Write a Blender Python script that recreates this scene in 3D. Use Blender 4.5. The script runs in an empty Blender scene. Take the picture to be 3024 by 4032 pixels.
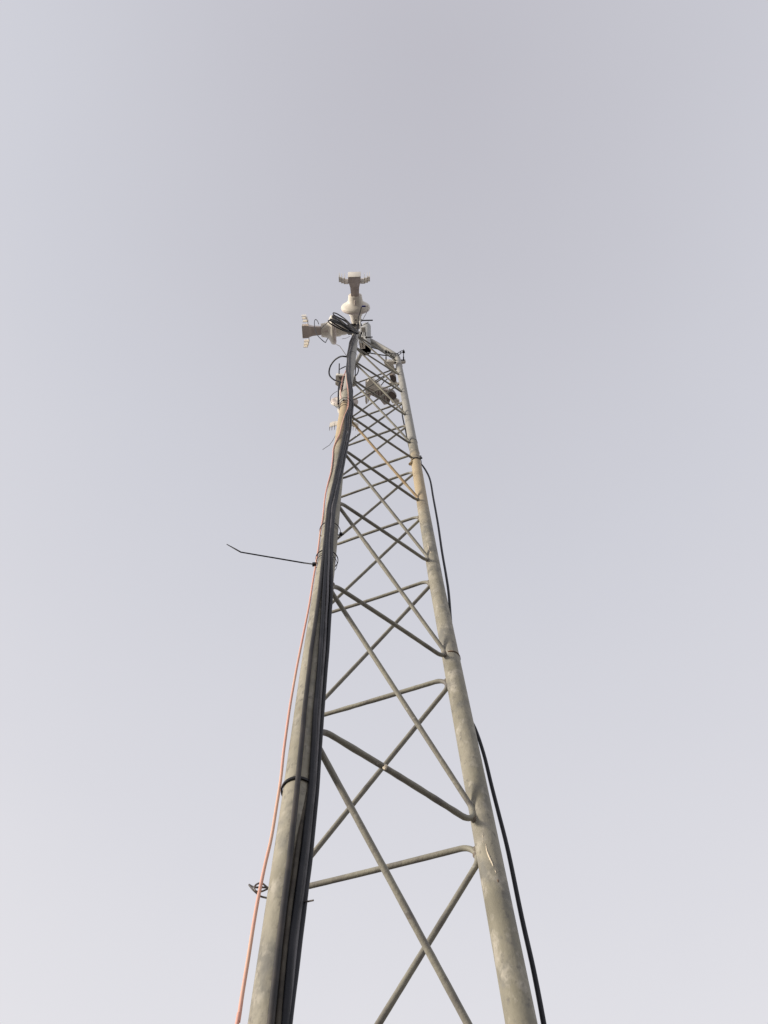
import bpy, bmesh, math, random
import numpy as np
from mathutils import Vector, Matrix
random.seed(4)
S = bpy.context.scene
COL = S.collection
R_ = math.radians

# ------------------------------------------------------------------ camera
CAMH = 1.6
FPX = 3096.0
u = np.array([1455.22 - 1512, -(840.83 - 2016), -FPX]); u /= np.linalg.norm(u)
v = np.array([0, 0, -1.0]); fw = v - u * (v @ u); fw /= np.linalg.norm(fw)
rt = np.cross(fw, u)
cd = bpy.data.cameras.new('camera'); cam = bpy.data.objects.new('camera', cd); COL.objects.link(cam)
cd.sensor_fit = 'VERTICAL'; cd.sensor_height = 36.0; cd.lens = FPX / 4032 * 36.0
cd.clip_start = 0.02; cd.clip_end = 20000
Mr = Matrix((tuple(rt), tuple(fw), tuple(u))).to_4x4()
cam.matrix_world = Matrix.Translation((0, 0, CAMH)) @ Mr
S.camera = cam

# ------------------------------------------------------------------ light
SUN_EL, SUN_AZ = R_(10), R_(248)          # compass: azimuth clockwise from +Y
sdir = Vector((math.sin(SUN_AZ) * math.cos(SUN_EL), math.cos(SUN_AZ) * math.cos(SUN_EL), math.sin(SUN_EL)))
sl = bpy.data.lights.new('sun', 'SUN'); sl.energy = 4.2; sl.angle = R_(10); sl.color = (1.0, 0.90, 0.76)
so = bpy.data.objects.new('sun', sl); COL.objects.link(so)
so.rotation_euler = sdir.to_track_quat('Z', 'Y').to_euler(); so.location = (-20, -12, 20)

w = bpy.data.worlds.new('World'); S.world = w; w.use_nodes = True
nt = w.node_tree; nt.nodes.clear()
def N(t, **k):
    n = nt.nodes.new(t)
    for a, b in k.items(): setattr(n, a, b)
    return n
def mth(op, a, b=None, cl=False):
    n = N('ShaderNodeMath', operation=op); n.use_clamp = cl
    for i, q in enumerate((a, b)):
        if q is None: continue
        if isinstance(q, (int, float)): n.inputs[i].default_value = q
        else: nt.links.new(q, n.inputs[i])
    return n.outputs[0]
out = N('ShaderNodeOutputWorld'); bg = N('ShaderNodeBackground')
tc = N('ShaderNodeTexCoord'); nt.links.new(bg.outputs[0], out.inputs[0])
sky = N('ShaderNodeTexSky', sky_type='NISHITA'); sky.sun_disc = False
sky.sun_elevation = SUN_EL; sky.sun_rotation = SUN_AZ; sky.dust_density = 6; sky.air_density = 1.2
# hazy veil: dim lilac grey overhead, paler towards the horizon and the sun's side
def dotn(vec):
    n = N('ShaderNodeVectorMath', operation='DOT_PRODUCT'); nt.links.new(tc.outputs['Generated'], n.inputs[0])
    n.inputs[1].default_value = vec; return n.outputs['Value']
SKY_A = (0.10, -0.14, 0.98)
el = mth('SUBTRACT', 1.0, dotn(Vector(SKY_A).normalized()))
sd = mth('MAXIMUM', dotn(Vector((-0.95, -0.3, 0.0)).normalized()), 0.0)
sd = mth('MULTIPLY', mth('POWER', sd, 1.6), 0.46)
sr = mth('MULTIPLY', mth('POWER', mth('MAXIMUM', dotn(Vector((1, -0.1, 0))), 0.0), 2.0), 0.40)
nz = N('ShaderNodeTexNoise'); nz.inputs['Scale'].default_value = 3.0; nz.inputs['Detail'].default_value = 3
nt.links.new(tc.outputs['Generated'], nz.inputs['Vector'])
nn = mth('MULTIPLY', mth('SUBTRACT', nz.outputs['Fac'], 0.5), 0.10)
fac = mth('ADD', mth('ADD', mth('ADD', mth('MULTIPLY', mth('POWER', mth('MAXIMUM', el, 0.0), 0.62), 1.22), sd), sr), nn)
rmp = N('ShaderNodeValToRGB'); e = rmp.color_ramp.elements
e[0].position = 0.0; e[0].color = (0.548, 0.542, 0.600, 1)
e[1].position = 1.0; e[1].color = (0.845, 0.835, 0.870, 1)
m_ = e.new(0.40); m_.color = (0.655, 0.660, 0.724, 1)
m_ = e.new(0.72); m_.color = (0.745, 0.742, 0.795, 1)
nt.links.new(fac, rmp.inputs[0])
skm = N('ShaderNodeMix', data_type='RGBA'); skm.blend_type = 'MIX'
sks = N('ShaderNodeVectorMath', operation='SCALE'); nt.links.new(sky.outputs[0], sks.inputs[0]); sks.inputs['Scale'].default_value = 0.10
skm.inputs[0].default_value = 0.94
nt.links.new(sks.outputs[0], skm.inputs[6]); nt.links.new(rmp.outputs[0], skm.inputs[7])
nt.links.new(skm.outputs[2], bg.inputs[0]); bg.inputs[1].default_value = 1.0
S.view_settings.view_transform = 'Standard'; S.view_settings.look = 'None'
S.view_settings.exposure = 0.0; S.view_settings.gamma = 1.0

# ------------------------------------------------------------------ materials
def mat(name, col, rough=0.6, metal=0.0, var=None, vscale=8.0, vcon=(0.35, 0.65), bump=0.0, bscale=60.0, spec=0.5, stretch=None):
    m = bpy.data.materials.new(name); m.use_nodes = True
    t = m.node_tree; b = t.nodes['Principled BSDF']
    b.inputs['Base Color'].default_value = (*col, 1); b.inputs['Roughness'].default_value = rough
    b.inputs['Metallic'].default_value = metal; b.inputs['Specular IOR Level'].default_value = spec
    c = t.nodes.new('ShaderNodeTexCoord'); src = c.outputs['Object']
    if stretch:
        mp = t.nodes.new('ShaderNodeMapping'); mp.inputs['Scale'].default_value = stretch
        t.links.new(src, mp.inputs[0]); src = mp.outputs[0]
    if var:
        last = None
        for i, (vc, sc, lo, hi) in enumerate(var):
            n = t.nodes.new('ShaderNodeTexNoise'); n.inputs['Scale'].default_value = sc; n.inputs['Detail'].default_value = 5
            n.inputs['Roughness'].default_value = 0.6
            ad = t.nodes.new('ShaderNodeVectorMath'); ad.operation = 'ADD'; ad.inputs[1].default_value = (i * 3.7, i * 1.3, i * 5.1)
            t.links.new(src, ad.inputs[0]); t.links.new(ad.outputs[0], n.inputs['Vector'])
            r = t.nodes.new('ShaderNodeValToRGB'); r.color_ramp.elements[0].position = lo; r.color_ramp.elements[1].position = hi
            t.links.new(n.outputs['Fac'], r.inputs[0])
            x = t.nodes.new('ShaderNodeMix'); x.data_type = 'RGBA'
            t.links.new(r.outputs[0], x.inputs[0])
            if last is None: x.inputs[6].default_value = (*col, 1)
            else: t.links.new(last, x.inputs[6])
            x.inputs[7].default_value = (*vc, 1); last = x.outputs[2]
        t.links.new(last, b.inputs['Base Color']); m['last'] = 1
    if bump:
        n = t.nodes.new('ShaderNodeTexNoise'); n.inputs['Scale'].default_value = bscale; n.inputs['Detail'].default_value = 4
        t.links.new(src, n.inputs['Vector'])
        bp = t.nodes.new('ShaderNodeBump'); bp.inputs['Strength'].default_value = bump; bp.inputs['Distance'].default_value = 0.002
        t.links.new(n.outputs['Fac'], bp.inputs['Height']); t.links.new(bp.outputs[0], b.inputs['Normal'])
    return m
def zband(m, col, z0, z1, soft=0.12, amt=0.8):
    """a stain between two heights with a ragged edge"""
    t = m.node_tree; b = t.nodes['Principled BSDF']; lk = b.inputs['Base Color'].links[0].from_socket
    c = t.nodes.new('ShaderNodeTexCoord'); sp = t.nodes.new('ShaderNodeSeparateXYZ'); t.links.new(c.outputs['Object'], sp.inputs[0])
    n = t.nodes.new('ShaderNodeTexNoise'); n.inputs['Scale'].default_value = 14; n.inputs['Detail'].default_value = 5
    t.links.new(c.outputs['Object'], n.inputs['Vector'])
    def M(op, a, bb):
        k = t.nodes.new('ShaderNodeMath'); k.operation = op; k.use_clamp = (op == 'MULTIPLY')
        for i, q in enumerate((a, bb)):
            if isinstance(q, (int, float)): k.inputs[i].default_value = q
            else: t.links.new(q, k.inputs[i])
        return k.outputs[0]
    zz = M('ADD', sp.outputs[2], M('SUBTRACT', M('MULTIPLY', n.outputs['Fac'], 0.3), 0.15))
    mr = t.nodes.new('ShaderNodeMapRange'); mr.interpolation_type = 'SMOOTHSTEP'; mr.inputs[1].default_value = z0 - soft; mr.inputs[2].default_value = z0; t.links.new(zz, mr.inputs[0])
    mr2 = t.nodes.new('ShaderNodeMapRange'); mr2.interpolation_type = 'SMOOTHSTEP'; mr2.inputs[1].default_value = z1 + soft * .3; mr2.inputs[2].default_value = z1; t.links.new(zz, mr2.inputs[0])
    f = M('MULTIPLY', M('MULTIPLY', mr.outputs[0], mr2.outputs[0]), amt)
    x = t.nodes.new('ShaderNodeMix'); x.data_type = 'RGBA'; t.links.new(f, x.inputs[0]); t.links.new(lk, x.inputs[6])
    x.inputs[7].default_value = (*col, 1); t.links.new(x.outputs[2], b.inputs['Base Color'])

GV = [((0.24, 0.225, 0.175), 7.0, 0.44, 0.62), ((0.195, 0.19, 0.17), 19.0, 0.50, 0.66), ((0.40, 0.375, 0.32), 34.0, 0.54, 0.68), ((0.17, 0.16, 0.14), 90.0, 0.56, 0.70), ((0.20, 0.13, 0.08), 60.0, 0.68, 0.75)]
LEGKW = dict(stretch=(1, 1, .7), rough=0.62, metal=0.0, bump=0.6, bscale=90, spec=0.35)
M_legL = mat('galvanised leg left', (0.335, 0.315, 0.255), var=GV, **LEGKW)
M_legR = mat('galvanised leg right', (0.315, 0.295, 0.24), var=GV, **LEGKW)
M_legB = mat('galvanised leg rear', (0.40, 0.385, 0.325), var=GV, **LEGKW)
M_brace = mat('galvanised rod', (0.25, 0.24, 0.205), var=[((0.31, 0.30, 0.245), 5.0, 0.48, 0.62), ((0.17, 0.16, 0.15), 18.0, 0.5, 0.68), ((0.42, 0.41, 0.37), 70.0, 0.62, 0.74), ((0.16, 0.11, 0.08), 90.0, 0.66, 0.74)], rough=0.6, bump=0.5, bscale=130, spec=0.35)
M_brace2 = mat('rust stained rod', (0.40, 0.30, 0.17), var=[((0.30, 0.20, 0.11), 9.0, 0.45, 0.65), ((0.45, 0.38, 0.26), 25, 0.5, 0.7)], rough=0.7, bump=0.5, bscale=130)
M_top = mat('galvanised grey pipe', (0.36, 0.36, 0.34), var=[((0.28, 0.28, 0.27), 9, 0.45, 0.65), ((0.45, 0.45, 0.42), 30, 0.55, 0.72)], rough=0.55, bump=0.2, bscale=60)
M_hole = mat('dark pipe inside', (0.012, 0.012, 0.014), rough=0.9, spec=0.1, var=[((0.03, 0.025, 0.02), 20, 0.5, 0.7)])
M_cable = mat('black cable sheath', (0.011, 0.012, 0.018), rough=0.5, spec=0.25, var=[((0.030, 0.029, 0.036), 14, 0.48, 0.72), ((0.008, 0.009, 0.013), 40, 0.5, 0.7)], bump=0.15, bscale=120)
M_cabb = mat('dusty black cable', (0.026, 0.025, 0.028), rough=0.6, spec=0.35, var=[((0.055, 0.048, 0.045), 12, 0.45, 0.66)], bump=0.2, bscale=100)
M_cabg = mat('grey shielded cable', (0.13, 0.125, 0.135), rough=0.6, spec=0.4, var=[((0.06, 0.058, 0.065), 12, 0.42, 0.6)], bump=0.25, bscale=80)
M_tie = mat('black nylon', (0.009, 0.009, 0.012), rough=0.5, spec=0.25, var=[((0.018, 0.017, 0.02), 60, 0.5, 0.7)])
M_red = mat('salmon pink cable', (0.72, 0.39, 0.33), rough=0.55, spec=0.3, var=[((0.70, 0.45, 0.35), 5, 0.45, 0.6), ((0.60, 0.33, 0.27), 22, 0.58, 0.74)])
M_wire = mat('dull steel wire', (0.12, 0.11, 0.105), rough=0.5, metal=0.4, var=[((0.24, 0.21, 0.18), 40, 0.5, 0.7)])
M_weld = mat('weld bead', (0.21, 0.185, 0.16), rough=0.7, var=[((0.13, 0.085, 0.055), 60, 0.5, 0.64), ((0.34, 0.32, 0.28), 90, 0.56, 0.7)], bump=0.6, bscale=200)
M_white = mat('off white plastic', (0.80, 0.76, 0.69), rough=0.5, spec=0.4, var=[((0.74, 0.69, 0.61), 12, 0.48, 0.7), ((0.46, 0.40, 0.34), 60, 0.64, 0.76)], bump=0.08, bscale=50)
M_alu = mat('cast aluminium grey', (0.68, 0.61, 0.585), rough=0.55, spec=0.4, var=[((0.56, 0.49, 0.465), 14, 0.45, 0.7), ((0.28, 0.22, 0.18), 70, 0.63, 0.75)], bump=0.15, bscale=70)
M_brkt = mat('zinc bracket', (0.52, 0.51, 0.48), rough=0.45, metal=0.25, var=[((0.38, 0.36, 0.33), 25, 0.45, 0.68)])
M_bolt = mat('dark steel bolt', (0.03, 0.03, 0.034), rough=0.5, metal=0.3, var=[((0.07, 0.055, 0.045), 60, 0.5, 0.7)])
M_radio = mat('brown grey radio housing', (0.15, 0.125, 0.12), rough=0.6, var=[((0.22, 0.18, 0.155), 25, 0.45, 0.7)])
M_rust = mat('rusty band', (0.20, 0.11, 0.06), rough=0.8, var=[((0.09, 0.06, 0.045), 60, 0.45, 0.6)])
M_paint = mat('cream paint drip', (0.80, 0.70, 0.55), rough=0.6, var=[((0.62, 0.52, 0.40), 80, 0.5, 0.7)])
M_whcab = mat('white cable sheath', (0.70, 0.69, 0.66), rough=0.5, var=[((0.5, 0.48, 0.45), 30, 0.5, 0.7)])
M_ground = mat('dry ground', (0.20, 0.185, 0.175), rough=0.95, spec=0.1, var=[((0.15, 0.14, 0.13), 0.5, 0.4, 0.6), ((0.24, 0.22, 0.20), 4.0, 0.5, 0.7), ((0.12, 0.12, 0.09), 0.15, 0.55, 0.7)], bump=0.5, bscale=20)

# ------------------------------------------------------------------ helpers
def tag(o, label=None, cat=None, group=None, kind=None):
    if label: o['label'] = label
    if cat: o['category'] = cat
    if group: o['group'] = group
    if kind: o['kind'] = kind
    return o
def thing(name, label, cat, loc=(0, 0, 0), rot=None, group=None):
    o = bpy.data.objects.new(name, None); COL.objects.link(o); o.location = loc
    o.empty_display_size = 0.1
    if rot is not None: o.rotation_euler = rot
    return tag(o, label, cat, group)
def obj(name, bm, m, parent=None, smooth=True, ang=40):
    bmesh.ops.recalc_face_normals(bm, faces=bm.faces[:])
    me = bpy.data.meshes.new(name); bm.to_mesh(me); bm.free()
    me.materials.append(m)
    if smooth:
        for p in me.polygons: p.use_smooth = True
        try: me.set_sharp_from_angle(angle=R_(ang))
        except Exception: pass
    o = bpy.data.objects.new(name, me); COL.objects.link(o)
    if parent is not None: o.parent = parent
    return o
def tube(bm, pts, r, seg=12, caps=True, squash=None):
    pts = [Vector(p) for p in pts]; n = len(pts)
    rr = r if isinstance(r, (list, tuple)) else [r] * n
    t0 = (pts[1] - pts[0]).normalized()
    a = Vector((0, 0, 1)) if abs(t0.z) < 0.9 else Vector((1, 0, 0))
    nx = (a - t0 * a.dot(t0)).normalized(); rings = []
    for i in range(n):
        t = ((pts[min(i + 1, n - 1)] - pts[max(i - 1, 0)])).normalized()
        nx = (nx - t * nx.dot(t)).normalized(); ny = t.cross(nx)
        rings.append([bm.verts.new(pts[i] + (nx * math.cos(2 * math.pi * k / seg) + ny * math.sin(2 * math.pi * k / seg) * (squash or 1)) * rr[i]) for k in range(seg)])
    for i in range(n - 1):
        for k in range(seg):
            bm.faces.new((rings[i][k], rings[i][(k + 1) % seg], rings[i + 1][(k + 1) % seg], rings[i + 1][k]))
    if caps: bm.faces.new(rings[0][::-1]); bm.faces.new(rings[-1])
    return bm
def spline(pts, sub=8):
    P = [Vector(p) for p in pts]; P = [P[0] * 2 - P[1]] + P + [P[-1] * 2 - P[-2]]; o = []
    for i in range(1, len(P) - 2):
        for k in range(sub):
            t = k / sub; a, b, c, d = P[i - 1], P[i], P[i + 1], P[i + 2]
            o.append(0.5 * ((2 * b) + (c - a) * t + (2 * a - 5 * b + 4 * c - d) * t * t + (3 * b - a - 3 * c + d) * t ** 3))
    o.append(P[-2]); return o
def box(bm, c, s, M=None, bev=0.0):
    r = bmesh.ops.create_cube(bm, size=1.0); vs = r['verts']
    bmesh.ops.scale(bm, vec=s, verts=vs)
    if bev:
        es = list({e for v_ in vs for e in v_.link_edges})
        g = bmesh.ops.bevel(bm, geom=es, offset=bev, segments=2, affect='EDGES', profile=0.5)
        vs = list({v_ for f in g['faces'] for v_ in f.verts} | {v_ for v_ in vs if v_.is_valid})
    T = Matrix.Translation(c) @ (M.to_4x4() if M is not None else Matrix.Identity(4))
    bmesh.ops.transform(bm, matrix=T, verts=vs); return bm
def lathe(bm, prof, seg=32, axis='X'):
    """profile (t along the axis, radius), closed with caps"""
    rings = []
    for t, r in prof:
        ring = []
        for k in range(seg):
            a = 2 * math.pi * k / seg
            ring.append(bm.verts.new((t, r * math.cos(a), r * math.sin(a)) if axis == 'X' else (r * math.cos(a), r * math.sin(a), t)))
        rings.append(ring)
    for i in range(len(rings) - 1):
        for k in range(seg): bm.faces.new((rings[i][k], rings[i][(k + 1) % seg], rings[i + 1][(k + 1) % seg], rings[i + 1][k]))
    bm.faces.new(rings[0][::-1]); bm.faces.new(rings[-1]); return bm
def loft(bm, secs):
    """rectangular sections (x, half width y, z low, z high)"""
    q = [[bm.verts.new((x, -wy, z0)), bm.verts.new((x, wy, z0)), bm.verts.new((x, wy, z1)), bm.verts.new((x, -wy, z1))] and None or None for x, wy, z0, z1 in []]
    rings = []
    for x, wy, z0, z1 in secs:
        rings.append([bm.verts.new((x, -wy, z0)), bm.verts.new((x, wy, z0)), bm.verts.new((x, wy, z1)), bm.verts.new((x, -wy, z1))])
    for i in range(len(rings) - 1):
        for k in range(4): bm.faces.new((rings[i][k], rings[i][(k + 1) % 4], rings[i + 1][(k + 1) % 4], rings[i + 1][k]))
    bm.faces.new(rings[0][::-1]); bm.faces.new(rings[-1]); return bm
def NB(): return bmesh.new()

# ---- surveyed positions: a sight line from where the photographer stood, cut at a known height, distance or surface
def ray(px, py):
    d = np.array([px - 1512, -(py - 2016), -FPX]); return Vector((float(d @ rt), float(d @ fw), float(d @ u)))
def at_z(px, py, h):
    d = ray(px, py); return d * (h / d.z) + Vector((0, 0, CAMH))
def at_rho(px, py, rho):
    d = ray(px, py); return d * (rho / math.hypot(d.x, d.y)) + Vector((0, 0, CAMH))

RL, RRD = 0.0238, 0.0238                 # leg tube radius
rhoL, azL, rhoR, azR = 0.8744, -0.1839, 1.1514, 0.1457
LEG = {'L': Vector((rhoL * math.sin(azL), rhoL * math.cos(azL))), 'R': Vector((rhoR * math.sin(azR), rhoR * math.cos(azR)))}
d_ = LEG['R'] - LEG['L']
LEG['B'] = LEG['L'] + Vector((d_.x * .5 - d_.y * .8660254, d_.x * .8660254 + d_.y * .5))
CEN = (LEG['L'] + LEG['R'] + LEG['B']) / 3
# legs are not perfectly straight: sideways sweep in metres by height over the lens
BOW = {'L': [(-1.6, 0), (0.6, 0.0), (1.0, .0005), (1.35, -.0012), (1.9, .0012), (2.4, -.001), (3.2, -.003), (4.2, -.001), (5, .004), (6, .006), (7, .006)],
       'R': [(-1.6, .0), (.75, .001), (1.3, -.001), (1.8, -.004), (2.3, -.007), (3.0, -.006), (3.8, .001), (4.6, .004), (5.6, .008), (7, .008)],
       'B': [(-1.6, 0), (7, 0)]}
def legp(k, h):
    b = BOW[k]; P = LEG[k]
    s = float(np.interp(h, [q[0] for q in b], [q[1] for q in b]))
    t = Vector((P.y, -P.x)).normalized()
    q = P + t * s
    return Vector((q.x, q.y, h + CAMH))
def height_on(k, px, py):
    d = ray(px, py); return LEG[k].length * d.z / math.hypot(d.x, d.y)
def on_leg(px, py, k, off):
    """where the sight line meets the cylinder of radius (leg + off) round a leg, on the near side"""
    h = height_on(k, px, py)
    for _ in range(2):
        c = legp(k, h); d = ray(px, py); D = Vector((d.x, d.y)); D.normalize(); C2 = Vector((c.x, c.y))
        rad = RL + off; tca = C2.dot(D); d2 = C2.dot(C2) - tca * tca
        t = tca - math.sqrt(max(rad * rad - d2, 0.0))
        s = t / math.hypot(d.x, d.y); h = d.z * s
    return Vector((d.x * s, d.y * s, h + CAMH))

# ------------------------------------------------------------------ setting
g = NB(); bmesh.ops.create_grid(g, x_segments=2, y_segments=2, size=6000)
tag(obj('ground', g, M_ground, smooth=False), kind='structure')

# ------------------------------------------------------------------ the mast
base = Vector((CEN.x, CEN.y, 0))
mast = thing('lattice_mast', 'tall galvanised triangular lattice mast of three tubes joined by bent rod bracing', 'lattice mast', base)
def mchild(name, bm, m, **k):
    bmesh.ops.translate(bm, vec=-base, verts=bm.verts[:]); return obj(name, bm, m, mast, **k)
TOPH = {'L': 6.72, 'R': 6.55, 'B': 6.75}
for k, m in (('L', M_legL), ('R', M_legR), ('B', M_legB)):
    hs = np.arange(-1.6, TOPH[k] - .01, 0.1).tolist() + [TOPH[k]]
    pts = [legp(k, h) for h in hs]
    if k == 'R':                          # this leg leans over at the top to meet the centre pipe
        a = pts[-1]; c = Vector((CEN.x, CEN.y, 7.45 + CAMH)); pts = pts[:-1]
        for t in np.linspace(0, 1, 8):
            pts.append((1 - t) ** 2 * a + 2 * t * (1 - t) * (a + Vector((0, 0, .10))) + t * t * (a + Vector((0, 0, .10)) + (c - a).normalized() * .12))
        pts.append(a + Vector((0, 0, .09)) + (c - a - Vector((0, 0, .09))) * .96)
    mchild('leg', tube(NB(), pts, RL, 32), m)
zband(M_legL, (0.56, 0.42, 0.24), 4.75, 5.28, .35, .65)
zband(M_legR, (0.52, 0.40, 0.24), 4.85, 5.25, .5, .6)
for q in (M_legL, M_legR): zband(q, (0.355, 0.35, 0.335), 5.66, 11, .12, .75)
# NB material space is mast-local: heights above the ground, so bands are shifted by the lens height below
# seams where tube sections meet
def ring_bm(k, h, off, r, seg=40, tilt=(0, 0), squash=None):
    bm = NB(); c = legp(k, h); pts = []
    for i in range(seg + 1):
        a = 2 * math.pi * i / seg; R0 = RL + off
        pts.append(c + Vector((R0 * math.cos(a), R0 * math.sin(a), tilt[0] * math.cos(a) + tilt[1] * math.sin(a))))
    tube(bm, pts, r, 8, caps=False); return bm
for k, h in (('R', 3.80), ('L', 4.02), ('R', 6.20)):
    mchild('weld_seam', ring_bm(k, h, 0.0003, 0.0012), M_alu)

# bent rod bracing
RR = 0.0058
def zigzag(ka, kb, nodes, rod=RR, fil=0.034, mats=None, stub=False):
    """nodes: list of (leg, height). Filleted zigzag rod, one mesh per straight run between two bends."""
    V = []
    for k, h in nodes:
        o = kb if k == ka else ka
        c = legp(k, h); dd = (legp(o, h) - c); dd.z = 0; dd.normalize()
        V.append(c + dd * -0.009)
    runs = []
    apex = []
    cuts = []
    for i in range(1, len(V) - 1):
        A, P, Q = V[i - 1], V[i], V[i + 1]
        a = (A - P).normalized(); b = (Q - P).normalized(); th = a.angle(b)
        tr = fil / math.tan(th / 2); cen = P + (a + b).normalized() * (fil / math.sin(th / 2))
        s, e_ = P + a * tr, P + b * tr
        vs, ve = s - cen, e_ - cen; ang = vs.angle(ve); ax = vs.cross(ve).normalized()
        arc = [cen + Matrix.Rotation(ang * t, 3, ax) @ vs for t in np.linspace(0, 1, 13)]
        cuts.append(arc); apex.append((arc[6], nodes[i]))
    for i in range(len(V) - 1):
        st = cuts[i - 1][6:] if i > 0 else [V[i]]
        en = cuts[i][:7] if i < len(cuts) else [V[i + 1]]
        a, b = st[-1], en[0]; L_ = (b - a).length; d = (b - a).normalized()
        bow = Vector((random.uniform(-1, 1), random.uniform(-1, 1), random.uniform(-1, 1))) * 0.0012
        mid = [a + (b - a) * t + bow * math.sin(math.pi * t) for t in np.linspace(0, 1, 10)[1:-1]]
        runs.append((nodes[i], nodes[i + 1], st + mid + en))
    for (q_, nd) in apex:
        if nd[1] < .4: continue
        c = legp(nd[0], q_.z - CAMH); dd = Vector((q_.x - c.x, q_.y - c.y, 0)).normalized()
        b = NB()
        for z_, r_ in ((-.007, .0062), (.003, .0070), (.010, .0055)):
            bmesh.ops.create_icosphere(b, subdivisions=2, radius=r_ * random.uniform(.9, 1.15), matrix=Matrix.Translation(c + dd * (RL + .0008) + Vector((-dd.y, dd.x, 0)) * random.uniform(-.002, .002) + Vector((0, 0, z_))))
        mchild('weld', b, M_weld)
    for n0, n1, p in runs:
        mt = M_brace
        if mats and mats(n0, n1): mt = M_brace2
        p = [q for i, q in enumerate(p)]
        full = []
        for i in range(len(p) - 1):
            k_ = max(1, int((p[i + 1] - p[i]).length / .012)); full += [p[i].lerp(p[i + 1], t / k_) for t in range(k_)]
        full.append(p[-1]); lump = random.random() < .5; c_ = random.uniform(.3, .6) * len(full)
        rad = [rod * (1 + random.uniform(-.02, .03) + (random.uniform(0, .14) if lump and abs(i - c_) < 9 else 0)) for i in range(len(full))]
        rad[0] = rad[-1] = rod
        o = mchild('brace', tube(NB(), full, rad, 14), mt)
        if mt is M_brace2: o['label'] = 'rust stained tan brace'
lo = range(4, 0, -1)
fn = []
for i in lo: fn += [('L', 1.210 - .6 * i), ('R', 1.216 - .605 * i)]
Lh = [1.212, 1.808, 2.410, 3.012, 3.595]; Rh = [1.218, 1.832, 2.464, 3.072, 3.690]
for a, b in zip(Lh, Rh): fn += [('L', a), ('R', b)]
zigzag('L', 'R', fn, mats=lambda a, b: abs(a[1] - 3.072) < .01 and abs(b[1] - 3.595) < .01)
fu = []
for a, b in zip([3.880, 4.432, 5.009, 5.559, 6.13], [3.943, 4.562, 5.207, 5.815, 6.42]): fu += [('L', a), ('R', b)]
zigzag('L', 'R', fu)
rn = []
for i in lo: rn += [('R', 1.184 - .6 * i), ('B', 1.225 - .6 * i)]
for a in (1.184, 1.766, 2.358, 2.952, 3.535): rn += [('R', a), ('B', a + .043)]
zigzag('R', 'B', rn)
ru = []
for a in (3.80, 4.399, 4.987, 5.607, 6.18): ru += [('R', a), ('B', a + .07)]
zigzag('R', 'B', ru)
bn = []
for i in lo: bn += [('B', 1.05 - .6 * i), ('L', 1.10 - .6 * i)]
for i in range(5): bn += [('B', 1.05 + .6 * i), ('L', 1.10 + .6 * i)]
zigzag('B', 'L', bn)
bu = []
for i in range(5): bu += [('B', 3.86 + .57 * i), ('L', 3.92 + .57 * i)]
zigzag('B', 'L', bu)
# weld blobs / cut rod end under the section joint
for px, py, k in ((1627, 1836, 'R'),):
    h = height_on(k, px, py); c = legp(k, h); dd = (legp('L', h) - c); dd.z = 0; dd.normalize(); side = Vector((-dd.y, dd.x, 0))
    p0 = c + dd * (RL * .7) + Vector((0, 0, .045)); p1 = c + dd * (RL + .007) + Vector((0, 0, -.005)) - side * .012
    mchild('brace_stub', tube(NB(), [p0, p1], .0075, 14), M_brace2)
# centre pipe and the arms that carry it
ctr = Vector((CEN.x - .014, CEN.y + .006, 0))
pb = NB(); zt = 8.35 + CAMH; zb = 6.86 + CAMH
seg = 28
def ringv(bm, c, r): return [bm.verts.new((c.x + r * math.cos(2 * math.pi * i / seg), c.y + r * math.sin(2 * math.pi * i / seg), c.z)) for i in range(seg)]
A = ringv(pb, Vector((ctr.x, ctr.y, zb)), .049); B_ = ringv(pb, Vector((ctr.x, ctr.y, zt - .02)), .047); C_ = ringv(pb, Vector((ctr.x, ctr.y, zt)), .036)
A2 = ringv(pb, Vector((ctr.x, ctr.y, zb)), .045)
for P, Q in ((A, B_), (B_, C_), (A2, A)):
    for i in range(seg): pb.faces.new((P[i], P[(i + 1) % seg], Q[(i + 1) % seg], Q[i]))
pb.faces.new(C_)
pole = mchild('centre_pipe', pb, M_top)
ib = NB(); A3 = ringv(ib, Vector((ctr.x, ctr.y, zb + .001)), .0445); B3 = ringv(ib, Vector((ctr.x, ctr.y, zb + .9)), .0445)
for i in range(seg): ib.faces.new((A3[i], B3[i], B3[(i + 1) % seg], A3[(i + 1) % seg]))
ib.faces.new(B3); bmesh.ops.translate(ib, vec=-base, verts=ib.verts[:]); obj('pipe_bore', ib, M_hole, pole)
for k, h0, h1 in (('L', 6.25, 7.02), ('B', 6.70, 7.15)):
    a = legp(k, h0); b = Vector((ctr.x, ctr.y, h1 + CAMH)); b = a + (b - a) * .86
    mchild('top_arm', tube(NB(), [a, b], .017, 20), M_top)
# gusset plate between the right arm and the centre pipe
a = legp('R', 6.62); c = Vector((ctr.x, ctr.y, 7.30 + CAMH)); gb = NB(); t0 = a.lerp(c, .45); t1 = a.lerp(c, .92)
for sgn in (1,):
    q = [t0 + Vector((0, 0, -.02)), t1 + Vector((0, 0, -.02)), t1 + Vector((0, 0, -.20))]
    nrm = (q[1] - q[0]).cross(q[2] - q[0]).normalized() * .003
    va = [gb.verts.new(p + nrm) for p in q]; vb = [gb.verts.new(p - nrm) for p in q]
    gb.faces.new(va); gb.faces.new(vb[::-1])
    for i in range(3): gb.faces.new((va[i], va[(i + 1) % 3], vb[(i + 1) % 3], vb[i]))
mchild('gusset_plate', gb, M_bolt, smooth=False)
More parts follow.
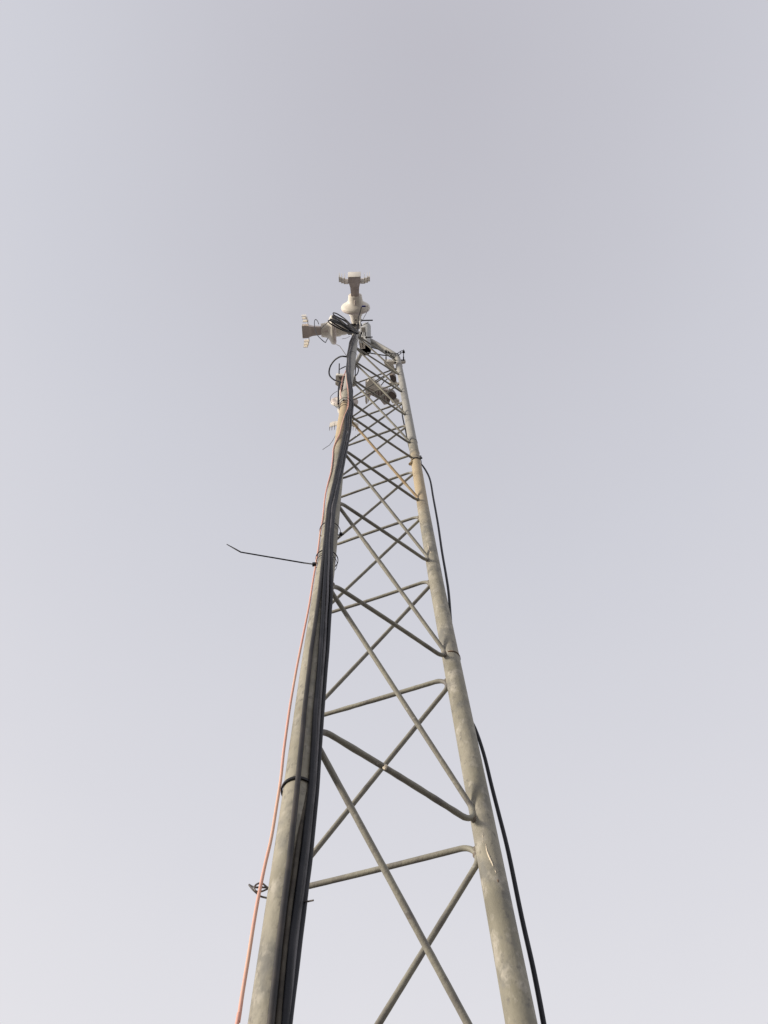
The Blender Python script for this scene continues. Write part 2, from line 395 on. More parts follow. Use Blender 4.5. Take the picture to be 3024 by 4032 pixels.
# paint drip on the right leg
def drip(pts, wid):
    bm = NB()
    for q, wd in zip(pts, wid):
        sp = spline([on_leg(x, y, 'R', 0.0002) for x, y in q], 6); n = len(sp)
        tube(bm, sp, [wd * (0.25 + 0.75 * math.sin(math.pi * min(max(i / (n - 1), .04), .96))) * (1 + .25 * math.sin(i * 2.3)) for i in range(n)], 8)
    return bm
mchild('paint_drip', drip([[(1913, 3322), (1916, 3345), (1925, 3372), (1937, 3398), (1942, 3412)], [(1900, 3288), (1904, 3300)], [(1902, 3308), (1901, 3316)], [(1949, 3425), (1953, 3438)]], [.0014, .0007, .0006, .0006]), M_paint)
b = NB(); c_ = at_rho(1516, 3022, .965)
for q in range(5):
    bmesh.ops.create_icosphere(b, subdivisions=2, radius=.0028, matrix=Matrix.Translation(c_ + Vector((random.uniform(-.002, .002), -.001, (q - 2) * .0022))))
mchild('paint_chip', b, M_paint)
mchild('rust_spot', drip([[(1960, 3462), (1962, 3474)]], [.0012]), M_rust)
mchild('paint_drip', drip([[(1685, 2140), (1688, 2160), (1693, 2180)], [(1694, 2168), (1698, 2178)]], [.0016, .0010]), M_paint)

# ------------------------------------------------------------------ cables
CABG = 'black cables strapped down the left leg'
ys = [4300, 4032, 3700, 3400, 3101, 2800, 2560, 2350, 2130, 2000, 1900, 1800, 1700, 1640, 1600, 1540, 1500, 1460, 1400, 1350, 1318]
tr = {
 'c1': [1036, 1066, 1101, 1138, 1170, 1199, 1226, 1256, 1279, 1291, 1314, 1336, 1356, 1360, 1376, 1375, 1369, 1365, 1368, 1376, 1392],
 'c2': [1094, 1120, 1150, 1190, 1224, 1242, 1262, 1274, 1288, 1299, 1321, 1344, 1363, 1367, 1380, 1379, 1373, 1369, 1371, 1380, 1394],
 'c4': [1104, 1130, 1164, 1203, 1236, 1256, 1275, 1288, 1297, 1308, 1329, 1351, 1371, 1375, 1385, 1383, 1377, 1373, 1374, 1384, 1397],
 'c3': [1108, 1136, 1178, 1216, 1247, 1268, 1288, 1303, 1306, 1317, 1337, 1358, 1379, 1383, 1389, 1387, 1381, 1377, 1378, 1388, 1400]}
lab = {'c1': ('black_cable', 'dusty black cable at the left edge of the bundle, apart from it low down', M_cabb, .0044),
       'c2': ('black_cable', 'glossy black cable in the middle of the bundle on the front of the left leg', M_cable, .0048),
       'c4': ('grey_cable', 'grey cable squeezed between the black ones on the front of the left leg', M_cabg, .0034),
       'c3': ('black_cable', 'black cable on the right edge of the bundle, bulging past the left leg', M_cable, .0048)}
ends = {}
for key in ('c1', 'c2', 'c4', 'c3'):
    nm, lb, m, rc = lab[key]
    P = []
    for i in range(len(ys) - 1):
        for s in range(3):
            f = s / 3; y = ys[i] + (ys[i + 1] - ys[i]) * f; x = tr[key][i] + (tr[key][i + 1] - tr[key][i]) * f
            jit = random.uniform(-1, 1) * (1.0 if y < 2200 else 0.6)
            P.append(on_leg(x + jit, y, 'L', rc + (.0012 if key == 'c1' else .0015 if key == 'c4' else 0)))
    P.append(on_leg(tr[key][-1], ys[-1], 'L', rc)); ends[key] = P[-1]
    # down to the ground below the frame
    tail = []; q = P[0]; fc = legp('L', q.z - CAMH)
    o2 = Vector((q.x - fc.x, q.y - fc.y, 0))
    for h in (-1.55, -.9, -.2, q.z - CAMH - .15):
        tail.append(legp('L', h) + o2)
    sm = spline(tail + P, 3)
    tag(obj(nm, tube(NB(), sm, rc, 12), m), lb, 'cable')
Pc = []  # added strip: dirt and shade between the cables painted as a brown strand
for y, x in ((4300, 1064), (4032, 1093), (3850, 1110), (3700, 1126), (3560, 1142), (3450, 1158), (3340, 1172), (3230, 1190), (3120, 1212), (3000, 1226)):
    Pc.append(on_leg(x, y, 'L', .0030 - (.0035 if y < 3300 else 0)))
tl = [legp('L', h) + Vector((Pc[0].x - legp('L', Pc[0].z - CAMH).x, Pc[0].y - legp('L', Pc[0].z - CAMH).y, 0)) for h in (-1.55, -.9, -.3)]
tag(obj('gap_shade_strip', tube(NB(), spline(tl + Pc, 4), .0036, 12), mat('dirty shaded gap strip', (.055, .047, .04), .7, spec=.25, var=[((.09, .08, .065), 20, .45, .66), ((.03, .027, .026), 50, .5, .7)])), 'dirty shaded gap strip low on the left leg, added to darken the gap between the black cables', 'cable')
# black tape and slack cables wrapped over the left edge of the leg high up
def leg_wrap(name, lb, pts, r, m, leg='L', off=None, cat='cable', seg=10, sub=5, group=None):
    P = [on_leg(x, y, leg, (r if off is None else off)) for x, y in pts]
    return tag(obj(name, tube(NB(), spline(P, sub), r, seg), m), lb, cat, group)
leg_wrap('grey_cable', 'grey cable crossing the left leg at a slant below the cable loops', [(1400, 1330), (1392, 1350), (1380, 1375), (1371, 1400), (1369, 1430), (1374, 1460), (1379, 1490), (1384, 1520), (1387, 1560), (1389, 1600), (1386, 1640)], .0042, M_cabg)
leg_wrap('black_cable', 'black cable winding round the left leg between the two uppermost ties', [(1384, 1340), (1375, 1365), (1370, 1385), (1369, 1405), (1374, 1425), (1377, 1450), (1372, 1470)], .0038, M_cabb)

red = [(905, 4200), (938, 4023), (954, 3915), (978, 3770), (999, 3636), (1019, 3524), (1043, 3408), (1068, 3300), (1088, 3180), (1105, 3071), (1118, 2951), (1139, 2800), (1150, 2732), (1169, 2626), (1193, 2505), (1217, 2385), (1232, 2290), (1251, 2176), (1261, 2096), (1271, 2040), (1280, 1956), (1291, 1905), (1303, 1858), (1310, 1803), (1313, 1765), (1327, 1730), (1337, 1709), (1346, 1672), (1357, 1638), (1370, 1605), (1372, 1570), (1371, 1540), (1366, 1500), (1364, 1475), (1369, 1455), (1366, 1430)]
P = [on_leg(x, y, 'L', .0035) for x, y in red]
P = [P[0] + Vector((0, 0, -(P[0].z - .02))), P[0] + Vector((0, 0, -.6))] + P
tag(obj('pink_cable', tube(NB(), spline(P, 5), .0025, 12), M_red), 'long thin salmon pink cable hanging down the left edge of the left leg', 'cable')

def rho_path(name, lb, pts, r, m, cat='cable', seg=10, sub=6):
    P = [at_rho(*q) for q in pts]
    return tag(obj(name, tube(NB(), spline(P, sub), r, seg), m), lb, cat)
rb = rhoR + .032
rp = [(1583, 1450, rb), (1586, 1472, rb), (1592, 1500, rb), (1593, 1540, rb), (1586, 1590, rb), (1584, 1630, rb), (1589, 1660, rb), (1596, 1690, rb), (1604, 1728, rb), (1618, 1780, rb + .004), (1645, 1815, rb + .004), (1667, 1838, rb), (1692, 1885, rb), (1706, 1960, rb), (1724, 2060, rb), (1740, 2170, rb), (1757, 2269, rb), (1767, 2340, rb), (1776, 2460, rb), (1788, 2600, rb), (1826, 2780, rb), (1870, 2868, rb), (1905, 2970, rb), (1937, 3100, rb), (1964, 3205, rb), (2001, 3353, rb), (2053, 3606, rb), (2100, 3816, rb), (2141, 4032, rb), (2175, 4250, rb)]
P = [at_rho(*q) for q in rp]; P += [P[-1] - Vector((0, 0, .5)), Vector((P[-1].x + .03, P[-1].y, .02))]
tag(obj('black_cable', tube(NB(), spline(P, 6), .0043, 14), M_cable), 'thick black cable hanging loose on the outer side of the right leg', 'cable')

# ------------------------------------------------------------------ ties and bands
def band(name, lb, k, px, py, off, r, m, tilt=(0, 0), cat='cable tie', wide=1.0, arcdeg=None, rot=0):
    h = height_on(k, px, py)
    # height of the near side of the ring on that sight line
    h *= (LEG[k].length - RL - off) / LEG[k].length
    c = legp(k, h); bm = NB(); pts = []; seg_ = 48
    a0, a1 = (0, 2 * math.pi) if arcdeg is None else (R_(arcdeg[0]), R_(arcdeg[1]))
    for i in range(seg_ + 1):
        a = a0 + (a1 - a0) * i / seg_; R0 = RL + off
        pts.append(c + Vector((R0 * math.cos(a), R0 * math.sin(a), tilt[0] * math.cos(a) + tilt[1] * math.sin(a))))
    # flat strap cross-section
    rings = []
    for i, p in enumerate(pts):
        rad = Vector((p.x - c.x, p.y - c.y, 0)).normalized(); zz = Vector((0, 0, 1))
        rings.append([bm.verts.new(p + rad * (sx * r * .45) + zz * (sz * r * wide)) for sx, sz in ((-1, -1), (1, -1), (1, 1), (-1, 1))])
    for i in range(len(rings) - 1):
        for q in range(4): bm.faces.new((rings[i][q], rings[i][(q + 1) % 4], rings[i + 1][(q + 1) % 4], rings[i + 1][q]))
    if arcdeg: bm.faces.new(rings[0][::-1]); bm.faces.new(rings[-1])
    bmesh.ops.remove_doubles(bm, verts=bm.verts[:], dist=1e-6)
    o = obj(name, bm, m, smooth=False)
    if cat: tag(o, lb, cat)
    return o, c
band('cable_band', 'black band round the left leg and one cable, level with the lowest crossing', 'L', 1178, 3062, .0022, .0030, M_tie, wide=.8, cat='cable band')
T, c = band('cable_tie', 'black cable tie with a very long untrimmed tail sticking out left', 'L', 1290, 2163, .0060, .0022, M_tie, tilt=(-.004, .004))
hd = at_rho(1237, 2222, c.xy.length - .006)
b = NB(); box(b, hd, (.0095, .008, .012), bev=.001); obj('tie_head', b, M_tie, T)
b = NB(); tpts = [hd, at_rho(1200, 2217, .89), at_rho(1100, 2200, .90), at_rho(1000, 2183, .91), at_rho(948, 2174, .915), at_rho(925, 2161, .92), at_rho(893, 2143, .925)]
tube(b, tpts, [.0024, .0024, .0024, .0023, .0022, .0020, .0012], 8, squash=.55); obj('tie_tail', b, M_tie, T)
band('cable_tie', 'thin black cable tie hugging the left leg under the long tailed one', 'L', 1285, 2182, .0046, .0012, M_tie)
T, c = band('cable_tie', 'black cable tie whose trimmed head stands off the right side of the left leg', 'L', 1310, 2056, .0068, .0018, M_tie, tilt=(-.004, .0))
hd = at_rho(1342, 2103, c.xy.length)
b = NB(); box(b, hd, (.0085, .008, .011), bev=.001); box(b, hd + Vector((-.008, 0, -.006)), (.012, .003, .003)); box(b, hd + Vector((.006, 0, -.002)), (.006, .003, .003)); obj('tie_head', b, M_tie, T)
for x, y, o_, r_, lb in ((1358, 1585, .001, .0018, 'uppermost of the three thin dark bands stacked on the tan part of the left leg'),
                         (1360, 1594, .001, .0018, 'middle of the three thin dark bands stacked on the tan part of the left leg'),
                         (1359, 1603, .001, .0018, 'lowest of the three thin dark bands stacked on the tan part of the left leg')):
    band('wire_band', lb, 'L', x + 6, y - 9, o_, r_, M_bolt, cat='band', tilt=(random.uniform(-.004, .004), random.uniform(-.01, .0)))
T, c = band('hose_clamp', 'steel hose clamp with a screw block, above the three thin bands', 'L', 1366, 1566, .010, .0020, M_tie, cat='clamp')
b = NB(); hd = on_leg(1355, 1575, 'L', .006); box(b, hd, (.016, .010, .012), Matrix.Rotation(.5, 3, 'Z'), .0015); obj('screw_block', b, M_brkt, T)
b = NB(); hd = on_leg(1352, 1577, 'L', .012); box(b, hd, (.007, .006, .008), Matrix.Rotation(.5, 3, 'Z'), .001); obj('screw', b, M_bolt, T)
band('cable_tie', 'black tie round the left leg just under the pile of cable loops', 'L', 1388, 1332, .008, .0018, M_tie, tilt=(-.006, 0))
band('cable_tie', 'black tie round the left leg below the taped cables, beside the big black loop', 'L', 1383, 1384, .009, .0018, M_tie, tilt=(-.004, 0))
band('seam_ring', 'hairline grey ring where two tube lengths meet on the left leg', 'L', 1366, 1532, .0004, .0014, M_bolt, cat='ring')
band('cable_tie', 'black tie round the right leg at the tube joint, holding the loose cable', 'R', 1640, 1800, .003, .0030, M_tie, tilt=(.004, .004))
band('seam_ring', 'fine dark ring round the upper right leg just above the tied joint', 'R', 1626, 1727, .0008, .0014, M_bolt, cat='ring', tilt=(.003, 0))
band('rusty_ring', 'rusty brown wire ring on the right leg beside a brace weld', 'R', 1792, 2560, .0012, .0016, M_rust, cat='ring', arcdeg=(-110, 110))
T, c = band('pipe_clamp', 'thin clamp with a bolt round the top of the right leg', 'R', 1571, 1430, .002, .0016, M_bolt, cat='clamp')
b = NB(); hd = on_leg(1556, 1427, 'R', .008); lathe(b, [(-.006, .008), (.006, .008)], 6, 'Z'); bmesh.ops.translate(b, vec=hd, verts=b.verts[:]); obj('bolt', b, M_bolt, T)
# small clips at the joint of the right leg
for px, py in ((1617, 1792), (1657, 1800)):
    b = NB(); c = at_rho(px, py, rhoR - .004); box(b, c, (.006, .010, .03), bev=.001)
    box(b, c + Vector((.001, -.002, -.022)), (.010, .008, .010), bev=.001)
    tag(obj('joint_clip', b, M_bolt), 'small dark clip on the ' + ('inner' if px < 1640 else 'outer') + ' side of the right leg joint', 'clip')

# ------------------------------------------------------------------ loose wires
rl = rhoL
def wire(name, lb, pts, r, m=M_wire, cat='wire', sub=6, cor=False):
    P = [at_rho(*q) for q in pts]
    return tag(obj(name, tube(NB(), P if cor else spline(P, sub), r, 8), m), lb, cat)
wq = rl + .01
wire('wire_coil', 'small tangle of bent wire behind the pink cable low on the left leg', [(1060, 3500, wq), (1045, 3488, wq), (1035, 3480, wq), (1020, 3478, wq), (1006, 3486, wq - .01), (1002, 3500, wq - .01), (1010, 3510, wq - .01), (1026, 3511, wq), (1045, 3504, wq), (1056, 3496, wq), (1030, 3494, wq), (1005, 3494, wq), (990, 3489, wq + .01), (981, 3484, wq + .01), (993, 3500, wq), (1012, 3518, wq), (1028, 3530, wq), (1052, 3536, wq + .01)], .0013)
wire('wire_end', 'short wire end poking out right of the left leg under a brace', [(1180, 3550, rl + .01), (1197, 3551, rl - .015), (1215, 3549, rl - .025), (1234, 3545, rl - .03)], .0012, cor=True)
wire('wire_hook', 'tiny wire hook curling off the right edge of the left leg', [(1200, 3555, rl + .008), (1204, 3570, rl + .008), (1205, 3582, rl + .008), (1194, 3590, rl + .008), (1184, 3594, rl + .008)], .0008)
wire('blue_wire', 'thin blue grey wire bent down left behind the left leg', [(1332, 1692, 1.20), (1328, 1702, 1.18), (1310, 1735, 1.14), (1297, 1753, 1.12), (1290, 1757, 1.12), (1271, 1770, 1.1)], .0014, cor=True)
wire('black_loop', 'big black cable loop bowing out left of the left leg', [(1366, 1405, .88), (1350, 1403, .88), (1336, 1406, .90), (1318, 1418, .93), (1303, 1438, .97), (1296, 1460, 1.0), (1298, 1478, 1.04), (1308, 1490, 1.08), (1322, 1499, 1.12), (1338, 1503, 1.16)], .0052, M_tie, 'cable loop')
wire('black_loop', 'small black cable loop on the right of the left leg above the brace', [(1395, 1500, 1.0), (1398, 1482, 1.0), (1406, 1473, 1.0), (1411, 1460, 1.0), (1410, 1449, 1.0), (1402, 1443, 1.0), (1396, 1441, 1.0)], .0042, M_tie, 'cable loop')
wire('black_cable', 'straight black cable dropping beside the clamp left of the left leg', [(1360, 1443, 1.10), (1345, 1450, 1.10), (1338, 1454, 1.12)], .0045, M_tie, 'cable', cor=True)
wire('black_cable', 'black cable hanging straight down over the far antenna left of the leg', [(1356, 1482, 1.14), (1348, 1497, 1.14), (1338, 1510, 1.14), (1334, 1525, 1.14), (1333, 1550, 1.14), (1332, 1590, 1.14)], .0062, M_tie, 'cable')
wire('thin_wire', 'thin grey wire arching from the far antenna out to its left', [(1328, 1540, 1.15), (1312, 1550, 1.15), (1302, 1562, 1.15), (1301, 1575, 1.16), (1305, 1585, 1.2)], .0017)
wire('thin_wire', 'thin wire drooping under the round cap of the far antenna', [(1318, 1588, 1.2), (1315, 1591, 1.2), (1322, 1602, 1.2), (1337, 1611, 1.18)], .0016)
wire('pink_cable', 'short slack pink cable running to the bracket behind the left leg', [(1366, 1448, 1.0), (1358, 1470, 1.06), (1349, 1490, 1.1), (1346, 1508, 1.1), (1342, 1530, 1.1), (1341, 1555, 1.1), (1345, 1572, 1.1)], .0034, M_red, 'cable')
wire('thin_wire', 'bent thin wire hanging from the round cap of the left pointing antenna', [(1317, 1352, .84), (1338, 1363, .84), (1350, 1380, .84), (1365, 1402, .85)], .0022, cor=True)
wire('thin_wire', 'loose wire hooked round the neck of the left pointing antenna', [(1255, 1276, .72), (1251, 1266, .72), (1244, 1258, .72), (1239, 1262, .72), (1238, 1275, .72), (1241, 1297, .72), (1249, 1318, .72), (1263, 1334, .72), (1280, 1348, .73), (1284, 1344, .73), (1291, 1331, .73)], .0024, M_tie)
wire('thin_wire', 'thin wire looping under the round cap of the overhead antenna', [(1447, 1203, .66), (1449, 1215, .68), (1444, 1230, .7), (1433, 1250, .73), (1427, 1261, .76)], .0020)
wire('black_cable', 'black cable leading from the blue plug down into the loops', [(1423, 1208, .66), (1418, 1230, .7), (1411, 1250, .73), (1410, 1268, .76), (1408, 1290, .79), (1406, 1312, .82)], .0034, M_tie, 'cable')
wire('white_cable', 'short white cable passing the overhead antenna bracket', [(1413, 1258, .80), (1417, 1270, .80), (1419, 1290, .81), (1419, 1305, .82), (1417, 1316, .84)], .0040, M_whcab, 'cable')
wire('wire_end', 'forked wire end sticking up right of the overhead antenna bracket', [(1420, 1285, .84), (1432, 1279, .84), (1443, 1274, .84), (1450, 1268, .84)], .0026, M_tie)
wire('wire_end', 'bare bent wire crossing below the left pointing antenna bracket', [(1347, 1334, .84), (1362, 1332, .84), (1378, 1324, .85)], .0014, cor=True)
wire('rope', 'twisted dark strap sagging from the centre pipe to the right leg clamp', [(1448, 1388, 1.08), (1462, 1391, 1.08), (1480, 1394, 1.1), (1505, 1398, 1.12), (1530, 1401, 1.13), (1552, 1408, 1.13)], .0052, M_tie, 'strap', sub=3)

# looped bundle of spare cable at the top
cen0 = (1408, 1313)
loops = [(1312, 1233, .0042), (1311, 1243, .0044), (1318, 1252, .0042), (1300, 1258, .0044), (1293, 1264, .0044), (1308, 1247, .0042)]
for i, (x, y, r) in enumerate(loops):
    up = (6 + 3 * i) if i < 3 else 5
    dx, dy = x - cen0[0], y - cen0[1]; L_ = math.hypot(dx, dy); nx_, ny_ = -dy / L_, dx / L_
    if ny_ > 0: nx_, ny_ = -nx_, -ny_
    wd = (7, 5, 9, 6, 8, 4)[i]; pts = []
    for t, s in ((0, .2), (.25, .8), (.55, 1.25), (.85, 1.0), (.98, .45), (1.0, 0), (.97, -.45), (.85, -.7), (.5, -.8), (.2, -.5), (0, -.2)):
        sag = 7 * math.sin(math.pi * t) * (1 if i < 3 else -1.2)
        pts.append((cen0[0] + dx * t + nx_ * wd * s, cen0[1] + dy * t + ny_ * wd * s - sag * .6, .80 - .05 * t - .004 * i + .006 * s))
    P = [at_rho(*q) for q in pts]
    nm = ['longest, uppermost', 'second from the top', 'third from the top', 'second from the bottom', 'lowest', 'short inner'][i]
    tag(obj('cable_loop', tube(NB(), spline(P, 6), r * 1.1, 10), M_tie), nm + ' black loop in the fan of spare cable at the mast top', 'cable loop', 'loops of spare cable')
wire('wire_end', 'thin wire leading from the cable loops to the antenna neck', [(1297, 1262, .77), (1280, 1278, .74), (1268, 1290, .73), (1264, 1296, .73)], .0020, M_tie)

# ------------------------------------------------------------------ horn antennas (local: boresight +X, z up, origin on the leg)
def blank(): return NB()
def make_horn(label, loc, rot, s=1.0, group='round capped horn antennas at the mast top'):
    r = thing('horn_antenna', label, 'antenna', loc, rot, group); r.scale = s
    b = NB(); lathe(b, [(.172, .060), (.174, .095), (.182, .108), (.196, .113), (.208, .113), (.219, .106), (.228, .093), (.238, .077), (.248, .066), (.262, .0585), (.285, .055), (.308, .053), (.312, .049)], 48); shell = obj('round_cap', b, M_white, r, ang=30)
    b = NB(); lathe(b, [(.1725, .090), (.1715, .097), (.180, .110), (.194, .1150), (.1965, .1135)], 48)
    obj('cap_shade_rim', b, M_alu, shell, ang=30)  # greyer ring puts the cap's shaded underside into its colour
    b = NB(); box(b, Vector((.262, 0, -.060)), (.050, .012, .016), bev=.003); obj('latch', b, M_alu, shell)
    b = NB(); lathe(b, [(.060, .034), (.085, .042), (.12, .044), (.135, .052), (.173, .053)], 36); col_ = obj('rear_collar', b, M_white, r, ang=30)
    b = NB(); lathe(b, [(-.0458, .006), (-.040, .006)], 12, 'Z'); bmesh.ops.translate(b, vec=(.105, 0, 0), verts=b.verts[:]); obj('screw', b, M_bolt, col_)
    b = NB(); loft(b, [(.300, .030, -.036, .036), (.39, .0345, -.043, .043), (.425, .042, -.056, .056), (.436, .047, -.060, .060), (.482, .048, -.062, .062)])
    hn = obj('horn_throat', b, M_alu, r, ang=25)
    b = NB(); box(b, Vector((.35, 0, -.0445)), (.08, .003, .006)); obj('seam_rib', b, M_alu, hn)
    b = NB(); box(b, Vector((.4865, 0, 0)), (.004, .099, .127), bev=.0012); obj('mouth_cover', b, M_white, hn)
    for sg in (-1, 1):
        b = NB()
        # stepped back plates with three forward fins on each side
        box(b, Vector((.430, sg * .064, 0)), (.004, .036, .125))
        box(b, Vector((.437, sg * .090, 0)), (.004, .026, .122))
        box(b, Vector((.447, sg * .1085, 0)), (.0042, .019, .118))
        for yy, x0, x1 in ((.0765, .428, .478), (.0985, .436, .482), (.1175, .445, .486)):
            box(b, Vector(((x0 + x1) / 2, sg * yy, 0)), (x1 - x0, .0035, .120))
        obj('side_fins', b, M_white, r, smooth=False)
    # clamp on the leg
    b = NB(); box(b, Vector((.045, .022, 0)), (.050, .016, .085), bev=.003); box(b, Vector((.045, -.022, 0)), (.050, .016, .085), bev=.003)
    box(b, Vector((.030, 0, .0)), (.012, .060, .060), bev=.003)
    br = obj('mount_bracket', b, M_brkt, r)
    b = NB(); box(b, Vector((-.030, 0, 0)), (.012, .085, .060), bev=.003); obj('clamp_jaw', b, M_brkt, r)
    return r
def bolt(root, p0, p1, r=.0045):
    d = Vector(p1) - Vector(p0); b = NB(); tube(b, [p0, p1], r, 10)
    obj('bolt', b, M_bolt, root)
hA = 6.40
L7 = legp('L', hA)
A1 = make_horn('horn antenna aimed at the viewer, topmost and nearly overhead, blue plug on its round cap', at_z(1403, 1298, 6.42), (0, R_(13), R_(-88.5)), (.91, 1, 1))
A2 = make_horn('horn antenna pointing left with its side fins standing up and down, beside the cable loops', at_z(1394, 1296, 6.30), (0, R_(3), R_(-179)), (.83, 1, 1))
A3 = make_horn('horn antenna pointing away, half hidden behind the left leg, fins hanging lowest', at_z(1357, 1508, 6.35), (0, R_(-3), R_(94.5)), (.80, 1, 1))
for rt_, sg in ((A1, 1), (A2, 1), (A3, 1)):
    for y in (-.034, .034):
        bolt(rt_, (-.075 if rt_ is not A1 else -.05, y, .03), (.06, y, .03)); bolt(rt_, (-.075, y, -.03), (.06, y, -.03))
# blue plug on the overhead antenna
b = NB(); c0 = at_rho(1432, 1206, .66); box(b, c0, (.030, .012, .014), Matrix.Rotation(.2, 3, 'Y'), .003)
pl = tag(obj('blue_plug', b, mat('blue plug', (.03, .04, .25), .4, var=[((.02, .02, .05), 60, .5, .7)])), 'blue and black plug on the rim of the overhead antenna', 'plug')
b = NB(); box(b, c0 + Vector((.018, 0, .004)), (.008, .010, .010), bev=.001); obj('plug_collar', b, M_whcab, pl)
# long clamp bolts sticking out right of the mast head
for (x0, y0, x1, y1, z0, lb) in ((1418, 1262, 1468, 1261, 6.42, 'upper of the two long black bolts sticking out right at the mast head'), (1438, 1329, 1467, 1327, 6.9, 'lower of the two long black bolts sticking out right at the mast head')):
    b = NB(); p, q = at_z(x0, y0, z0), at_z(x1, y1, z0); tube(b, [p, q], .0052, 12)
    T = tag(obj('clamp_bolt', b, M_bolt), lb, 'bolt')
    b = NB(); lathe(b, [(-.004, .010), (.004, .010)], 6); bmesh.ops.translate(b, vec=p + Vector((.012, 0, 0)), verts=b.verts[:]); obj('nut', b, M_bolt, T)
# junction bracket on the centre pipe
b = NB(); c0 = at_z(1431, 1297, 7.0); box(b, c0, (.040, .045, .06), bev=.005); T = tag(obj('pipe_bracket', b, M_brkt), 'pale square bracket beside the top of the centre pipe', 'bracket')
for dx in (-.014, .002, .016):
    b = NB(); tube(b, [c0 + Vector((dx, .020, -.02)), c0 + Vector((dx, .055, -.03))], .004, 8); obj('bolt', b, M_bolt, T)
b = NB(); c0 = at_z(1424, 1350, 6.7); box(b, c0, (.045, .10, .006), Matrix.Rotation(-.1, 3, 'Z'), .001); box(b, c0 + Vector((-.016, 0, .012)), (.006, .10, .03), Matrix.Rotation(-.1, 3, 'Z'), .001)
T = tag(obj('pale_plate', b, M_white), 'pale plate with dark slots, wedged above the open end of the centre pipe', 'plate')
b = NB(); box(b, c0 + Vector((.008, .02, -.006)), (.004, .04, .006)); box(b, c0 + Vector((-.010, -.028, -.006)), (.014, .014, .006), Matrix.Rotation(.6, 3, 'Z')); obj('slot', b, M_hole, T)

# ------------------------------------------------------------------ arched clamp on the right leg + rear horn
hc = 6.60
def PZ(x, y, z=hc): return at_z(x, y, z)
clamp = thing('arched_clamp', 'dark arched truss clamp with two long bolts on top of the right leg', 'clamp', legp('R', hc))
def cch(name, b, m, parent=clamp, **k):
    bmesh.ops.translate(b, vec=-legp('R', hc), verts=b.verts[:]); return obj(name, b, m, parent, **k)
b = NB()
up = [(1519, 1382), (1527, 1382), (1535, 1389), (1545, 1393), (1556, 1393), (1566, 1391), (1575, 1385), (1583, 1381), (1592, 1382)]
lo_ = [(1519, 1389), (1530, 1389), (1535, 1396), (1540, 1400), (1549, 1402), (1560, 1402), (1569, 1400), (1576, 1393), (1583, 1388), (1592, 1389)]
up = [(x, y) for x, y in up]
for q in (up, lo_): tube(b, spline([PZ(x, y) for x, y in q], 3), .0030, 8)
for p, q in (((1528, 1384), (1539, 1400)), ((1545, 1393), (1539, 1400)), ((1556, 1393), (1556, 1402)), ((1565, 1392), (1571, 1399)), ((1577, 1385), (1577, 1392)), ((1518, 1381), (1517, 1391)), ((1592, 1381), (1594, 1390))):
    tube(b, [PZ(*p), PZ(*q)], .0028, 8)
cch('arch', b, M_bolt)
for x in (1520, 1589):
    b = NB(); box(b, PZ(x, 1385), (.018, .022, .022), bev=.003); tube(b, [PZ(x, 1376), PZ(x, 1405)], .0034, 10); tube(b, [PZ(x, 1404), PZ(x, 1419)], [.0034, .0062], 10, ); tube(b, [PZ(x, 1404.5), PZ(x, 1419.5)], .0055, 10)
    cch('bolt', b, M_bolt)
b = NB(); box(b, PZ(1555, 1421, hc), (.165, .010, .05), bev=.002); cch('back_bar', b, M_bolt)

# large horn fixed behind the right leg, seen through the bracing
H4 = 6.55
r4 = thing('box_antenna', 'large cream square antenna with a flared skirt, seen through the bracing beside the right leg', 'antenna', at_z(1555, 1428, H4))
o4 = at_z(1555, 1428, H4)
def c4(name, b, m, parent=r4, **k):
    bmesh.ops.translate(b, vec=-o4, verts=b.verts[:]); return obj(name, b, m, parent, **k)
def prism(b, pts, zl, zh, zoff=0):
    """plan outline (pixels at height) as a solid between two heights"""
    lo2 = [b.verts.new(at_z(x, y, zl)) for x, y in pts]
    hi2 = [b.verts.new(Vector((v_.co.x, v_.co.y, zh + CAMH))) for v_ in lo2]
    b.faces.new(lo2[::-1]); b.faces.new(hi2)
    n = len(pts)
    for i in range(n): b.faces.new((lo2[i], lo2[(i + 1) % n], hi2[(i + 1) % n], hi2[i]))
    return b
# mount plate and conical neck
c4('mount_plate', prism(NB(), [(1511, 1423), (1598, 1423), (1596, 1431), (1575, 1436), (1514, 1433)], H4, H4 + .10), M_white)
c4('cone_neck', prism(NB(), [(1514, 1434), (1548, 1434), (1560, 1470), (1556, 1476), (1546, 1468), (1520, 1447)], H4 + .01, H4 + .09), M_white)
c4('radio_box', prism(NB(), [(1533, 1478), (1546, 1476), (1560, 1486), (1561, 1500), (1552, 1506), (1540, 1502)], H4 + .0, H4 + .09), M_radio)
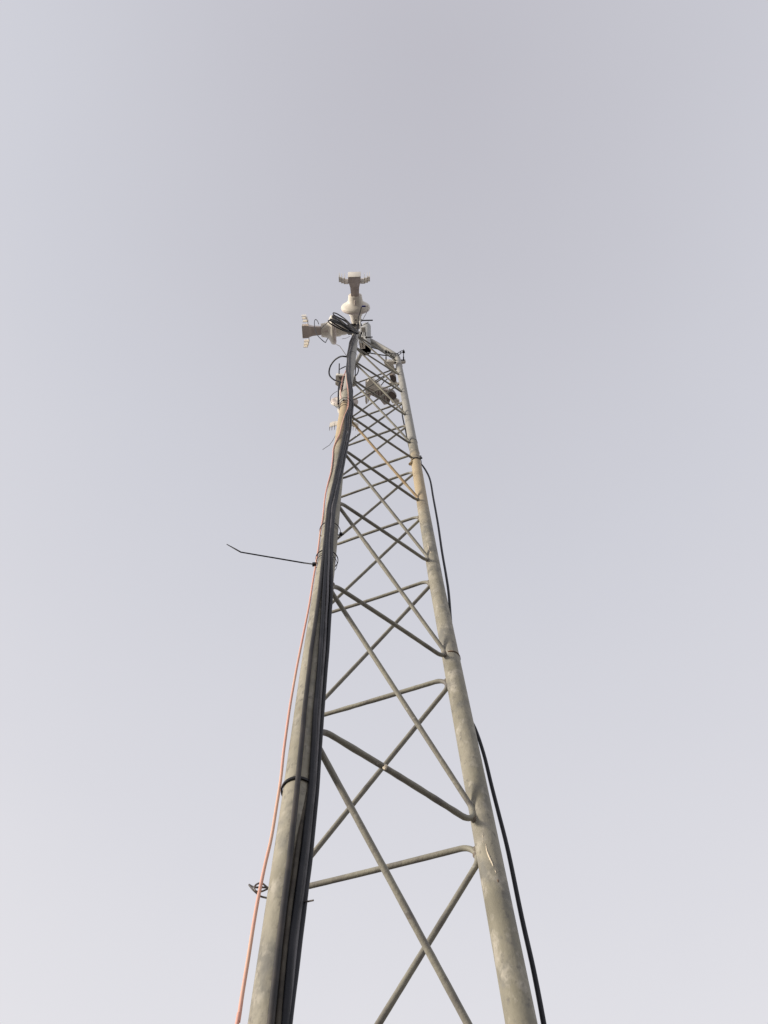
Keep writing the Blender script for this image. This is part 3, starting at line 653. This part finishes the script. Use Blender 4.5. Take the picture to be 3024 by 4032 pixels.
# body: cream front box with dark underside ribs, plus fins
c4('flare', prism(NB(), [(1456, 1488), (1470, 1496), (1492, 1515), (1504, 1530), (1482, 1540), (1450, 1527), (1442, 1512)], H4 + .0, H4 + .10), M_white)
c4('side_wall', prism(NB(), [(1439, 1500), (1447, 1512), (1447, 1588), (1441, 1592), (1438, 1580)], H4 + .005, H4 + .115), M_white)
bd = c4('body', prism(NB(), [(1447, 1529), (1482, 1541), (1506, 1532), (1530, 1538), (1534, 1590), (1512, 1594), (1498, 1576), (1470, 1560), (1460, 1556), (1449, 1588)], H4 + .012, H4 + .12), M_alu)
for i in range(6):
    x = 1466 + i * 11
    b = prism(NB(), [(x, 1541 + i * 0), (x + 3, 1541), (x + 6, 1560 + i * 6), (x + 3, 1560 + i * 6)], H4 + .004, H4 + .02); c4('rib', b, M_radio, r4)
c4('radio_housing', prism(NB(), [(1533, 1538), (1552, 1546), (1562, 1560), (1560, 1568), (1538, 1572), (1532, 1590), (1528, 1560)], H4 + .0, H4 + .10), M_radio)
c4('rear_strut', prism(NB(), [(1532, 1508), (1562, 1504), (1566, 1510), (1550, 1518), (1534, 1514)], H4 + .0, H4 + .04), M_white)
c4('lower_lip', prism(NB(), [(1538, 1576), (1564, 1572), (1573, 1578), (1572, 1586), (1545, 1588)], H4 + .0, H4 + .05), M_white)
b = NB()
for p, q in (((1514, 1500), (1500, 1518)), ((1490, 1492), (1512, 1480)), ((1525, 1492), (1508, 1506)), ((1472, 1504), (1500, 1486))):
    tube(b, [at_z(*p, H4 - .02), at_z(*q, H4 - .02)], .004, 8)
c4('strap', b, M_bolt)

# ------------------------------------------------------------------ bracket behind the left leg (carries the far antenna)
H5 = 6.25
bk = thing('clamp_block', 'pale clamp block with upright bolts behind the left leg, left of the cables', 'clamp', at_z(1345, 1500, H5)); o5 = at_z(1345, 1500, H5)
def c5(name, b, m, **k):
    bmesh.ops.translate(b, vec=-o5, verts=b.verts[:]); return obj(name, b, m, bk, **k)
c5('jaw', prism(NB(), [(1322, 1479), (1330, 1477), (1358, 1480), (1400, 1486), (1402, 1502), (1362, 1500), (1321, 1501)], H5, H5 + .08), M_white)
c5('jaw', prism(NB(), [(1320, 1505), (1334, 1503), (1352, 1512), (1402, 1508), (1403, 1519), (1392, 1523), (1348, 1524), (1330, 1521), (1321, 1515)], H5 - .01, H5 + .08), M_white)
b = NB(); prism(b, [(1332, 1484), (1356, 1484), (1352, 1500), (1344, 1503)], H5 - .012, H5 + .004); c5('recess', b, M_radio)
for p, q in (((1336, 1431), (1335, 1473)), ((1401, 1434), (1398, 1482))):
    b = NB(); tube(b, [at_z(*p, H5), at_z(*q, H5)], .0045, 10); c5('bolt', b, M_bolt)
b = NB(); tube(b, [at_z(1349, 1518, H5 - .03), at_z(1346, 1530, H5 - .03), at_z(1343, 1544, H5 - .03)], .0050, 10); box(b, at_z(1350, 1519, H5 - .03), (.016, .012, .014), bev=.002); c5('bolt', b, M_bolt)
